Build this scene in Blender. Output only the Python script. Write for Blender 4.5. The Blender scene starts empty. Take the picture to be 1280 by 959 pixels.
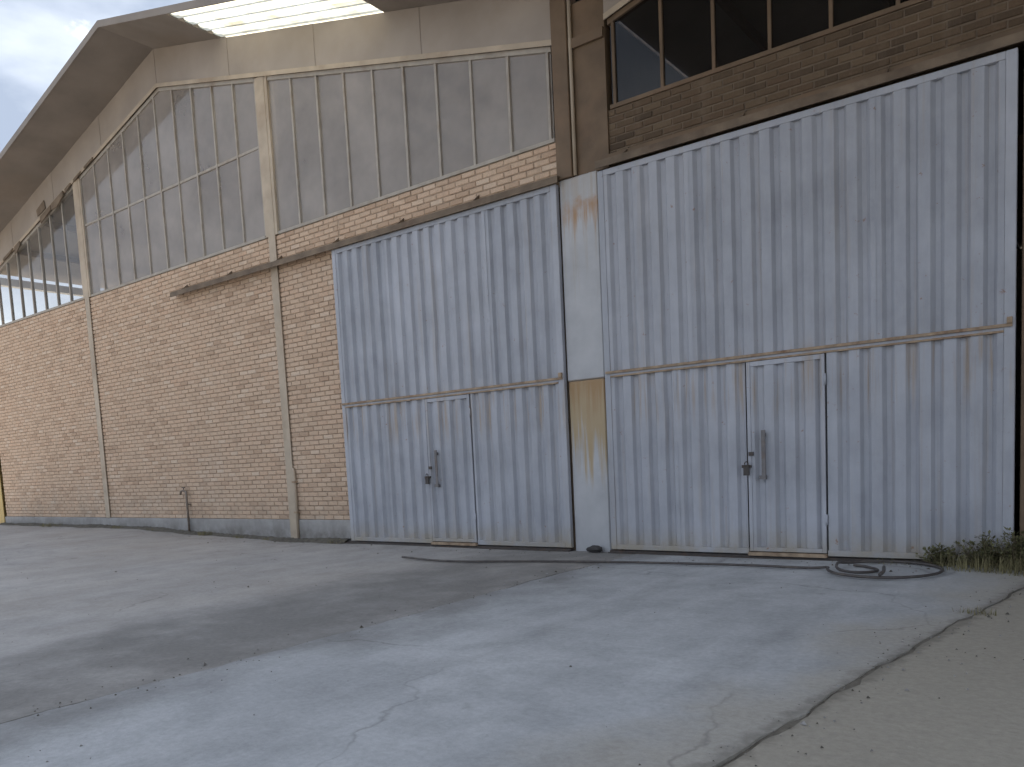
import bpy, math, random
from mathutils import Vector, Matrix
random.seed(7)
S = bpy.context.scene
COL = S.collection
R_ = math.radians

# ------------------------------------------------------------------ camera
cam_d = bpy.data.cameras.new('camera')
cam = bpy.data.objects.new('camera', cam_d); COL.objects.link(cam); S.camera = cam
cam_d.sensor_width = 36; cam_d.lens = 28.12
cam_d.shift_x = 0.0106; cam_d.shift_y = 0.1455
cam_d.clip_end = 2000; cam_d.clip_start = 0.05
_yaw, _pit, _rol = 0.65439, -0.09402, -0.05121
_F = Vector((-math.sin(_yaw)*math.cos(_pit), math.cos(_yaw)*math.cos(_pit), math.sin(_pit)))
_R = Vector((math.cos(_yaw), math.sin(_yaw), 0)); _U = _R.cross(_F)
_c, _s = math.cos(_rol), math.sin(_rol)
_R2 = _c*_R + _s*_U; _U2 = -_s*_R + _c*_U
M = Matrix((_R2, _U2, -_F)).transposed().to_4x4()
M.translation = Vector((4.7708, -8.4543, 1.2013))
cam.matrix_world = M

# ------------------------------------------------------------------ sky and sun
SUN_AZ, SUN_EL = -49.35, 28.0          # azimuth clockwise from +Y
w = bpy.data.worlds.new('World'); S.world = w; w.use_nodes = True
nt = w.node_tree; N = nt.nodes; L = nt.links; N.clear()
out = N.new('ShaderNodeOutputWorld'); bg = N.new('ShaderNodeBackground')
sky = N.new('ShaderNodeTexSky'); sky.sky_type = 'NISHITA'; sky.sun_disc = False
sky.sun_elevation = R_(SUN_EL); sky.sun_rotation = R_(SUN_AZ)
sky.air_density = 1.2; sky.dust_density = 1.0; sky.ozone_density = 1.5
tc = N.new('ShaderNodeTexCoord')
mp = N.new('ShaderNodeMapping'); mp.inputs['Scale'].default_value = (1, 1, 2.4); mp.inputs['Location'].default_value = (0.35, 1.1, 0.2)
cn = N.new('ShaderNodeTexNoise'); cn.inputs['Scale'].default_value = 2.3; cn.inputs['Detail'].default_value = 9; cn.inputs['Roughness'].default_value = 0.58
cr = N.new('ShaderNodeValToRGB'); cr.color_ramp.elements[0].position = 0.18; cr.color_ramp.elements[1].position = 0.42
cn2 = N.new('ShaderNodeTexNoise'); cn2.inputs['Scale'].default_value = 5.0; cn2.inputs['Detail'].default_value = 8
cc = N.new('ShaderNodeMixRGB'); cc.inputs[1].default_value = (1.1, 1.3, 1.66, 1); cc.inputs[2].default_value = (2.3, 2.5, 2.8, 1)
mx = N.new('ShaderNodeMixRGB')
L.new(tc.outputs['Generated'], mp.inputs[0]); L.new(mp.outputs[0], cn.inputs['Vector']); L.new(mp.outputs[0], cn2.inputs['Vector'])
L.new(cn.outputs[0], cr.inputs[0]); L.new(cr.outputs[0], mx.inputs[0]); c2r = N.new('ShaderNodeValToRGB'); c2r.color_ramp.elements[0].position = 0.36; c2r.color_ramp.elements[1].position = 0.66; L.new(cn2.outputs[0], c2r.inputs[0]); L.new(c2r.outputs[0], cc.inputs[0])
L.new(sky.outputs[0], mx.inputs[1]); L.new(cc.outputs[0], mx.inputs[2])
L.new(mx.outputs[0], bg.inputs[0]); bg.inputs[1].default_value = 0.10
L.new(bg.outputs[0], out.inputs[0])
sun_d = bpy.data.lights.new('sun', 'SUN'); sun_d.energy = 3.0; sun_d.angle = R_(0.53); sun_d.color = (1.0, 0.93, 0.82)
sun = bpy.data.objects.new('sun', sun_d); COL.objects.link(sun)
_az, _el = R_(SUN_AZ), R_(SUN_EL)
SD = Vector((math.sin(_az)*math.cos(_el), math.cos(_az)*math.cos(_el), math.sin(_el)))
sun.rotation_euler = SD.to_track_quat('Z', 'Y').to_euler(); sun.location = SD*60
vs = S.view_settings; vs.view_transform = 'Standard'; vs.look = 'None'; vs.gamma = 1; vs.use_curve_mapping = False
vs.exposure = 2.25
S.cycles.use_denoising = True; S.cycles.use_adaptive_sampling = True; S.cycles.adaptive_threshold = 0.02
S.cycles.max_bounces = 4; S.cycles.diffuse_bounces = 3; S.cycles.glossy_bounces = 2; S.cycles.transparent_max_bounces = 6
S.cycles.sample_clamp_indirect = 6

# ------------------------------------------------------------------ helpers
class MB:
    def __init__(s): s.v = []; s.f = []
    def add(s, vs, fs):
        b = len(s.v); s.v += [tuple(p) for p in vs]; s.f += [tuple(b+i for i in f) for f in fs]; return s
    def box(s, x0, x1, y0, y1, z0, z1):
        return s.add([(x0,y0,z0),(x1,y0,z0),(x1,y1,z0),(x0,y1,z0),(x0,y0,z1),(x1,y0,z1),(x1,y1,z1),(x0,y1,z1)],
                     [(0,3,2,1),(4,5,6,7),(0,1,5,4),(1,2,6,5),(2,3,7,6),(3,0,4,7)])
    def prism(s, poly, y0, y1):            # poly in x,z, counter-clockwise seen from -Y
        n = len(poly)
        return s.add([(x,y0,z) for x,z in poly]+[(x,y1,z) for x,z in poly],
                     [tuple(range(n)), tuple(range(2*n-1,n-1,-1))]+[(i,i+n,(i+1)%n+n,(i+1)%n) for i in range(n)])
    def prismx(s, poly, x0, x1):           # poly in y,z
        n = len(poly)
        return s.add([(x0,y,z) for y,z in poly]+[(x1,y,z) for y,z in poly],
                     [tuple(range(n)), tuple(range(2*n-1,n-1,-1))]+[(i,i+n,(i+1)%n+n,(i+1)%n) for i in range(n)])
    def tube(s, pts, r, n=8):
        pts = [Vector(p) for p in pts]; rings = []
        up = Vector((0,0,1))
        for i, p in enumerate(pts):
            t = (pts[min(i+1,len(pts)-1)]-pts[max(i-1,0)]).normalized()
            a = t.cross(up)
            if a.length < 0.05: a = t.cross(Vector((1,0,0)))
            a.normalize(); b = t.cross(a)
            rr = r[i] if isinstance(r, (list, tuple)) else r
            rings.append([p+(a*math.cos(k*2*math.pi/n)+b*math.sin(k*2*math.pi/n))*rr for k in range(n)])
        vs = [q for ring in rings for q in ring]; fs = []
        for i in range(len(pts)-1):
            for k in range(n):
                fs.append((i*n+k, i*n+(k+1)%n, (i+1)*n+(k+1)%n, (i+1)*n+k))
        fs.append(tuple(range(n-1,-1,-1))); fs.append(tuple(range((len(pts)-1)*n, len(pts)*n)))
        return s.add(vs, fs)
    def corr(s, x0, x1, z0, z1, yf, depth, period, crest=0.46, slope=0.16, phase=0.0, th=0.003, wob=0.0, jit=0.004, dents=()):
        """trapezoidal sheet: crests at yf, valleys at yf+depth, ribs vertical"""
        prof = []; k = math.floor((x0-phase)/period)-1
        cw, sw = crest*period, slope*period
        while phase+k*period < x1+period:
            o = phase+k*period
            rj = random.Random(k*31+int(x0*97)+int(z0*11)); a_, b_, c_, d_ = [rj.uniform(-jit, jit) for _ in range(4)]; e_ = abs(rj.uniform(-jit, jit))*0.7
            prof += [(o+a_,yf+e_),(o+cw+b_,yf+e_),(o+cw+sw+c_,yf+depth-e_),(o+period-sw+d_,yf+depth-e_)]; k += 1
        def yat(x):
            for (a,ya),(b,yb) in zip(prof, prof[1:]):
                if a <= x <= b: return ya+(yb-ya)*(x-a)/max(b-a,1e-9)
            return yf
        pl = [(x0,yat(x0))]+[p for p in prof if x0+1e-4 < p[0] < x1-1e-4]+[(x1,yat(x1))]
        nz = max(1, int((z1-z0)/0.09)) if wob else 1
        n = len(pl); vs = []
        for dy in (0, th):
            for j in range(nz+1):
                z = z0+(z1-z0)*j/nz
                for (x,y) in pl:
                    vs.append((x, y+dy+(wob*math.sin(3.1*x+2.3*z)*math.sin(1.7*z+x*0.9) if wob else 0)+sum(dd*math.exp(-((x-dx)**2+(z-dz)**2)/(dr*dr)) for dx, dz, dd, dr in dents), z))
        fs = []; off = n*(nz+1)
        for j in range(nz):
            for i in range(n-1):
                fs.append((j*n+i, j*n+i+1, (j+1)*n+i+1, (j+1)*n+i))
                fs.append((off+j*n+i, off+(j+1)*n+i, off+(j+1)*n+i+1, off+j*n+i+1))
        for i in range(n-1):
            fs.append((i, off+i, off+i+1, i+1)); fs.append((nz*n+i, nz*n+i+1, off+nz*n+i+1, off+nz*n+i))
        return s.add(vs, fs)
    def mesh(s, name):
        me = bpy.data.meshes.new(name); me.from_pydata(s.v, [], s.f); me.validate(); me.update(); return me
    def build(s, name, mat, parent=None, smooth=False, bevel=0.0, loc=None):
        o = bpy.data.objects.new(name, s.mesh(name)); COL.objects.link(o)
        if mat: o.data.materials.append(mat)
        if smooth: o.data.polygons.foreach_set('use_smooth', [True]*len(o.data.polygons))
        if parent: o.parent = parent; o.matrix_parent_inverse = parent.matrix_world.inverted() if False else Matrix.Translation(-wloc(parent))
        if bevel:
            b = o.modifiers.new('bevel', 'BEVEL'); b.width = bevel; b.segments = 1; b.limit_method = 'ANGLE'
        return o
def wloc(o):
    v = Vector(o.location)
    if o.parent: v = v + wloc(o.parent) + o.matrix_parent_inverse.translation
    return v
def empty(name, loc, label, cat, group=None):
    o = bpy.data.objects.new(name, None); COL.objects.link(o); o.location = loc
    tag(o, label, cat, group); return o
def tag(o, label=None, cat=None, group=None, kind=None):
    if label: o['label'] = label
    if cat: o['category'] = cat
    if group: o['group'] = group
    if kind: o['kind'] = kind
    return o
def ss(t): t = max(0, min(1, t)); return t*t*(3-2*t)

# ------------------------------------------------------------------ materials
class NG:
    def __init__(s, name):
        s.m = bpy.data.materials.new(name); s.m.use_nodes = True
        s.t = s.m.node_tree; s.n = s.t.nodes; s.l = s.t.links
        s.b = s.n['Principled BSDF']; s.tc = s.n.new('ShaderNodeTexCoord')
        s.geo = None
    def lk(s, a, b): s.l.new(a, b)
    def pos(s):
        if not s.geo: s.geo = s.n.new('ShaderNodeNewGeometry')
        return s.geo.outputs['Position']
    def noise(s, scale, detail=6, rough=0.55, vec=None, stretch=None):
        n = s.n.new('ShaderNodeTexNoise'); n.inputs['Scale'].default_value = scale; n.inputs['Detail'].default_value = min(detail, 5); n.inputs['Roughness'].default_value = rough
        v = vec or s.pos()
        if stretch:
            m = s.n.new('ShaderNodeMapping'); m.inputs['Scale'].default_value = stretch; s.lk(v, m.inputs[0]); v = m.outputs[0]
        s.lk(v, n.inputs['Vector']); return n.outputs[0]
    def ramp(s, x, p0, p1, c0=(0,0,0,1), c1=(1,1,1,1)):
        r = s.n.new('ShaderNodeValToRGB'); e = r.color_ramp.elements
        e[0].position = p0; e[1].position = p1; e[0].color = c0; e[1].color = c1
        s.lk(x, r.inputs[0]); return r.outputs[0]
    def math(s, op, a, b=None, clamp=False):
        m = s.n.new('ShaderNodeMath'); m.operation = op; m.use_clamp = clamp
        for i, q in enumerate((a, b)):
            if q is None: continue
            if isinstance(q, (int, float)): m.inputs[i].default_value = q
            else: s.lk(q, m.inputs[i])
        return m.outputs[0]
    def mix(s, f, a, b, mode='MIX'):
        m = s.n.new('ShaderNodeMixRGB'); m.blend_type = mode
        for i, q in enumerate((f, a, b)):
            if isinstance(q, (int, float)): m.inputs[i].default_value = q
            elif isinstance(q, tuple): m.inputs[i].default_value = q if len(q) == 4 else q+(1,)
            else: s.lk(q, m.inputs[i])
        return m.outputs[0]
    def xyz(s):
        x = s.n.new('ShaderNodeSeparateXYZ'); s.lk(s.pos(), x.inputs[0]); return x.outputs
    def band(s, v, a, b, soft):            # 1 between a and b with soft edges
        r1 = s.n.new('ShaderNodeMapRange'); r1.interpolation_type = 'SMOOTHSTEP'; r1.inputs[1].default_value = a-soft; r1.inputs[2].default_value = a+soft
        r2 = s.n.new('ShaderNodeMapRange'); r2.interpolation_type = 'SMOOTHSTEP'; r2.inputs[1].default_value = b-soft; r2.inputs[2].default_value = b+soft; r2.inputs[3].default_value = 1; r2.inputs[4].default_value = 0
        s.lk(v, r1.inputs[0]); s.lk(v, r2.inputs[0]); return s.math('MULTIPLY', r1.outputs[0], r2.outputs[0])
    def color(s, c): 
        if isinstance(c, tuple): s.b.inputs['Base Color'].default_value = c if len(c) == 4 else c+(1,)
        else: s.lk(c, s.b.inputs['Base Color'])
        return s
    def rough(s, r):
        if isinstance(r, (int, float)): s.b.inputs['Roughness'].default_value = r
        else: s.lk(r, s.b.inputs['Roughness'])
        return s
    def bump(s, h, strength=0.3, dist=0.02):
        b = s.n.new('ShaderNodeBump'); b.inputs['Strength'].default_value = strength; b.inputs['Distance'].default_value = dist
        s.lk(h, b.inputs['Height']); s.lk(b.outputs[0], s.b.inputs['Normal']); return s

def mat_simple(name, col, rough=0.7, var=0.25, scale=6, dirt=None, dirt_amt=0.35, metal=0.0, bump=0.0):
    g = NG(name); n = g.noise(scale)
    dark = tuple(c*(1-var) for c in col); lite = tuple(min(1, c*(1+var*0.6)) for c in col)
    c = g.mix(g.ramp(n, 0.3, 0.7), dark, lite)
    if dirt:
        d = g.ramp(g.noise(scale*0.45, 8, 0.65), 0.5, 0.72); c = g.mix(g.math('MULTIPLY', d, dirt_amt), c, dirt)
    g.color(c).rough(rough); g.b.inputs['Metallic'].default_value = metal
    if bump: g.bump(g.noise(scale*8), bump, 0.01)
    return g.m

def brick_material(name, cs, tone):
    g = NG(name)
    oi = g.n.new('ShaderNodeObjectInfo'); ge = g.n.new('ShaderNodeNewGeometry')
    r = g.math('FRACT', g.math('ADD', oi.outputs['Random'], ge.outputs['Random Per Island']))
    rp = g.n.new('ShaderNodeValToRGB'); e = rp.color_ramp.elements
    e[0].position, e[0].color = 0, cs[0][1]+(1,); e[1].position, e[1].color = 1, cs[-1][1]+(1,)
    for p, c in cs[1:-1]: x = e.new(p); x.color = c+(1,)
    g.lk(r, rp.inputs[0])
    big = g.ramp(g.noise(0.35, 5), 0.3, 0.7)
    c = g.mix(g.math('MULTIPLY', big, 0.35), rp.outputs[0], tone)
    grain = g.ramp(g.noise(55, 4), 0.25, 0.75, (0.80,0.80,0.80,1), (1.12,1.1,1.08,1))
    c = g.mix(1.0, c, grain, 'MULTIPLY')
    z = g.xyz()[2]
    low = g.math('MULTIPLY', g.band(z, -1, 0.75, 0.35), g.ramp(g.noise(1.7, 7, 0.65), 0.42, 0.65))
    c = g.mix(g.math('MULTIPLY', low, 0.45), c, (0.30,0.245,0.19))
    run = g.ramp(g.noise(3.0, 5, 0.6, stretch=(2.2,1,0.12)), 0.55, 0.75)
    c = g.mix(g.math('MULTIPLY', run, 0.28), c, (0.26,0.20,0.15))
    salt = g.math('MULTIPLY', g.band(z, 0.2, 1.6, 0.5), g.ramp(g.noise(0.9, 5, 0.68), 0.52, 0.70))
    c = g.mix(g.math('MULTIPLY', salt, 0.30), c, (0.62,0.55,0.46))
    g.color(c).rough(0.88).bump(g.noise(120, 5), 0.4, 0.006)
    return g.m
M_BRICK = brick_material('buff_brick', [(0,(0.42,0.285,0.195)),(0.22,(0.53,0.385,0.275)),(0.55,(0.585,0.43,0.31)),(0.82,(0.555,0.385,0.27)),(1,(0.625,0.495,0.38))], (0.56,0.425,0.315))
M_BRICK_SHADED = brick_material('shaded_brown_brick', [(0,(0.065,0.043,0.026)),(0.25,(0.105,0.07,0.042)),(0.55,(0.13,0.088,0.053)),(0.8,(0.11,0.07,0.042)),(1,(0.16,0.115,0.072))], (0.11,0.075,0.045))  # right hall's brick, its upper shade darkened into the colour
M_MORTAR = mat_simple('mortar', (0.37,0.28,0.205), 0.95, 0.3, 9, bump=0.3)
def plinth_material():
    g = NG('plinth_render'); c = g.mix(g.ramp(g.noise(2.2, 8, 0.65), 0.3, 0.7), (0.24,0.23,0.22), (0.37,0.36,0.35))
    z = g.xyz()[2]
    d = g.math('MULTIPLY', g.band(z, -1, 0.2, 0.12), g.ramp(g.noise(3.5, 8, 0.7), 0.35, 0.62))
    c = g.mix(g.math('MULTIPLY', d, 0.7), c, (0.13,0.115,0.10))
    c = g.mix(g.math('MULTIPLY', g.ramp(g.noise(2, 5, 0.6, stretch=(4,1,0.2)), 0.55, 0.7), 0.3), c, (0.16,0.145,0.13))
    g.color(c).rough(0.92).bump(g.noise(30, 7), 0.35, 0.01); return g.m
M_PLINTH = plinth_material()

def gate_material(name, base=(0.355,0.368,0.41)):
    g = NG(name); x, y, z = g.xyz()
    n = g.noise(1.3, 7, 0.6)
    c = g.mix(g.ramp(n, 0.28, 0.72), tuple(q*0.78 for q in base), tuple(min(1,q*1.10) for q in base))
    oi = g.n.new('ShaderNodeObjectInfo')
    c = g.mix(1.0, c, g.ramp(oi.outputs['Random'], 0.0, 1.0, (0.90,0.905,0.91,1), (1.07,1.065,1.06,1)), 'MULTIPLY')
    chalk = g.ramp(g.noise(9, 8, 0.7, stretch=(1,1,0.25)), 0.4, 0.75)
    c = g.mix(g.math('MULTIPLY', chalk, 0.22), c, (0.56,0.57,0.60))
    run = g.ramp(g.noise(4.5, 6, 0.62, stretch=(3.5,1,0.10)), 0.56, 0.74)
    c = g.mix(g.math('MULTIPLY', run, 0.42), c, (0.33,0.28,0.23))
    foot = g.math('MULTIPLY', g.band(z, -1, 0.20, 0.20), g.ramp(g.noise(4, 7, 0.68), 0.25, 0.62))
    c = g.mix(g.math('MULTIPLY', foot, 0.75), c, (0.32,0.265,0.175))
    under = g.math('MULTIPLY', g.band(z, 1.55, 2.12, 0.22), g.ramp(g.noise(6, 6, 0.6, stretch=(3,1,0.12)), 0.50, 0.68))
    c = g.mix(g.math('MULTIPLY', under, 0.65), c, (0.33,0.235,0.14))
    spot = g.ramp(g.noise(13, 8, 0.72), 0.655, 0.71)
    c = g.mix(g.math('MULTIPLY', spot, 0.7), c, (0.24,0.12,0.06))
    g.color(c).rough(g.ramp(g.noise(7), 0.3, 0.7, (0.42,)*3+(1,), (0.65,)*3+(1,))).bump(g.noise(14, 5), 0.08, 0.02)
    return g.m
M_GATE = gate_material('gate_paint')
M_RAIL = mat_simple('rusty_tan_steel', (0.36,0.265,0.18), 0.75, 0.35, 12, (0.15,0.075,0.04), 0.8, bump=0.2)
M_TRACK = mat_simple('track_steel', (0.17,0.125,0.085), 0.75, 0.35, 5, (0.09,0.055,0.035), 0.7, bump=0.2)
M_COL = mat_simple('column_paint', (0.44,0.36,0.27), 0.6, 0.2, 2.5, (0.25,0.17,0.11), 0.6, bump=0.1)
M_COLC_SHADED = mat_simple('column_brown_shaded', (0.15,0.10,0.06), 0.7, 0.3, 2.5, (0.20,0.12,0.07), 0.7, bump=0.1)  # column brown, lowered further to hold the right hall's shade
M_OCHRE = mat_simple('ochre_paint', (0.46,0.33,0.12), 0.6, 0.25, 3, (0.25,0.17,0.08), 0.5)
M_CLAD = mat_simple('cladding_sheet', (0.335,0.285,0.24), 0.6, 0.16, 1.1, (0.27,0.215,0.16), 0.6, bump=0.05)
M_ROOF = mat_simple('roof_sheet', (0.23,0.195,0.165), 0.6, 0.2, 1.2, (0.20,0.155,0.115), 0.6)
M_DARK = mat_simple('dark_iron', (0.06,0.05,0.045), 0.6, 0.3, 20, (0.12,0.06,0.03), 0.6)
M_MULL1 = mat_simple('mullion_paint', (0.36,0.32,0.27), 0.6, 0.2, 5, (0.2,0.14,0.09), 0.6)
M_WHITE = mat_simple('white_paint', (0.78,0.77,0.73), 0.6, 0.1, 3)
M_HOSE = mat_simple('hose_rubber', (0.075,0.064,0.06), 0.55, 0.35, 15, (0.14,0.115,0.09), 0.6)
M_STONE = mat_simple('dark_stone', (0.06,0.056,0.055), 0.9, 0.4, 25, bump=0.5)
M_GALV = mat_simple('galvanised_pipe', (0.24,0.205,0.17), 0.6, 0.3, 14, (0.15,0.085,0.05), 0.7, metal=0.2)
M_DARKP = mat_simple('worn_handle', (0.16,0.15,0.15), 0.5, 0.3, 14, (0.15,0.085,0.05), 0.6)
M_INT = mat_simple('interior_plaster', (0.34,0.32,0.29), 0.9, 0.2, 1.0)
M_FLOOR = mat_simple('interior_floor', (0.22,0.21,0.20), 0.9, 0.2, 1.0)

def pillar_material():
    g = NG('pillar_paint'); x, y, z = g.xyz()
    c = g.mix(g.ramp(g.noise(2, 7, 0.6), 0.3, 0.7), (0.36,0.365,0.38), (0.47,0.475,0.49))
    drip = g.noise(7, 5, 0.6, stretch=(3.2,1,0.16))
    def runs(c, top, length, col, amt, thr, soft=0.02):
        fade = g.n.new('ShaderNodeMapRange'); fade.inputs[1].default_value = top-length; fade.inputs[2].default_value = top
        g.lk(z, fade.inputs[0])
        cut = g.band(g.math('ADD', z, g.math('MULTIPLY', g.noise(6, 4), 0.5 if soft > 0.1 else 0.0)), top-length-0.2, top, soft)
        f = g.math('MULTIPLY', g.ramp(g.math('ADD', g.math('MULTIPLY', drip, 0.62), g.math('MULTIPLY', fade.outputs[0], 0.42)), thr, thr+0.16), cut)
        return g.mix(g.math('MULTIPLY', f, amt), c, col)
    c = runs(c, 2.072, 1.45, (0.38,0.265,0.115), 0.80, 0.40)
    c = runs(c, 2.072, 0.95, (0.30,0.16,0.06), 0.6, 0.56)
    c = runs(c, 4.36, 0.75, (0.37,0.19,0.075), 0.9, 0.44, 0.12)
    c = runs(c, 4.44, 3.2, (0.36,0.27,0.17), 0.40, 0.62)
    g.color(c).rough(0.6).bump(g.noise(20, 6), 0.12, 0.01); return g.m
M_PILLAR = pillar_material()

def glass_material(name, dust, dcol, tint):
    m = bpy.data.materials.new(name); m.use_nodes = True; t = m.node_tree; n = t.nodes; l = t.links; n.clear()
    o = n.new('ShaderNodeOutputMaterial'); tr = n.new('ShaderNodeBsdfTransparent'); tr.inputs[0].default_value = tint
    df = n.new('ShaderNodeBsdfDiffuse'); df.inputs[0].default_value = dcol
    gl = n.new('ShaderNodeBsdfGlossy'); gl.inputs['Roughness'].default_value = 0.06; gl.inputs[0].default_value = (0.9,0.9,0.9,1)
    ge = n.new('ShaderNodeNewGeometry'); no = n.new('ShaderNodeTexNoise'); no.inputs['Scale'].default_value = 0.9; no.inputs['Detail'].default_value = 8; no.inputs['Roughness'].default_value = 0.65
    mr = n.new('ShaderNodeMapRange'); mr.inputs[1].default_value = 0.3; mr.inputs[2].default_value = 0.7; mr.inputs[3].default_value = dust*0.80; mr.inputs[4].default_value = min(1,dust*1.20)
    l.new(ge.outputs['Position'], no.inputs['Vector']); no.inputs['Detail'].default_value = 4
    oi = n.new('ShaderNodeObjectInfo'); ad = n.new('ShaderNodeMath'); ad.operation = 'MULTIPLY_ADD'; ad.inputs[1].default_value = 0.20; l.new(oi.outputs['Random'], ad.inputs[0])
    sh = n.new('ShaderNodeMath'); sh.operation = 'SUBTRACT'; sh.inputs[1].default_value = 0.10; l.new(no.outputs[0], sh.inputs[0]); l.new(sh.outputs[0], ad.inputs[2]); l.new(ad.outputs[0], mr.inputs[0])
    m1 = n.new('ShaderNodeMixShader'); l.new(mr.outputs[0], m1.inputs[0]); l.new(tr.outputs[0], m1.inputs[1]); l.new(df.outputs[0], m1.inputs[2])
    fr = n.new('ShaderNodeFresnel'); fr.inputs[0].default_value = 1.45
    m2 = n.new('ShaderNodeMixShader'); l.new(fr.outputs[0], m2.inputs[0]); l.new(m1.outputs[0], m2.inputs[1]); l.new(gl.outputs[0], m2.inputs[2])
    l.new(m2.outputs[0], o.inputs[0]); return m
M_DUSTY = glass_material('dusty_glass', 0.55, (0.44,0.39,0.35,1), (0.85,0.85,0.83,1))
M_CLEAR = glass_material('thinly_dusty_glass', 0.22, (0.40,0.37,0.34,1), (0.93,0.93,0.91,1))
M_GLASS_SHADED = glass_material('shaded_glass', 0.10, (0.10,0.09,0.085,1), (0.35,0.33,0.33,1))  # right hall panes, shade put into the dark tint

def glare_material():  # bright sheet made up to show the sun's glare
    m = bpy.data.materials.new('sun_glare_fibreglass'); m.use_nodes = True; t = m.node_tree; n = t.nodes; l = t.links; n.clear()
    o = n.new('ShaderNodeOutputMaterial'); a = n.new('ShaderNodeBsdfTranslucent'); a.inputs[0].default_value = (0.92,0.90,0.78,1)
    b = n.new('ShaderNodeBsdfDiffuse'); b.inputs[0].default_value = (0.7,0.68,0.6,1)
    x = n.new('ShaderNodeMixShader'); x.inputs[0].default_value = 0.12
    no = n.new('ShaderNodeTexNoise'); no.inputs['Scale'].default_value = 2.0; no.inputs['Detail'].default_value = 5; no.inputs['Roughness'].default_value = 0.65
    rp = n.new('ShaderNodeValToRGB'); rp.color_ramp.elements[0].position = 0.30; rp.color_ramp.elements[0].color = (0.45,0.40,0.28,1); rp.color_ramp.elements[1].position = 0.62; rp.color_ramp.elements[1].color = (0.94,0.91,0.76,1)
    ge = n.new('ShaderNodeNewGeometry'); l.new(ge.outputs['Position'], no.inputs['Vector']); l.new(no.outputs[0], rp.inputs[0]); l.new(rp.outputs[0], a.inputs[0])
    l.new(a.outputs[0], x.inputs[1]); l.new(b.outputs[0], x.inputs[2]); l.new(x.outputs[0], o.inputs[0]); return m
M_GLARE = glare_material()

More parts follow.
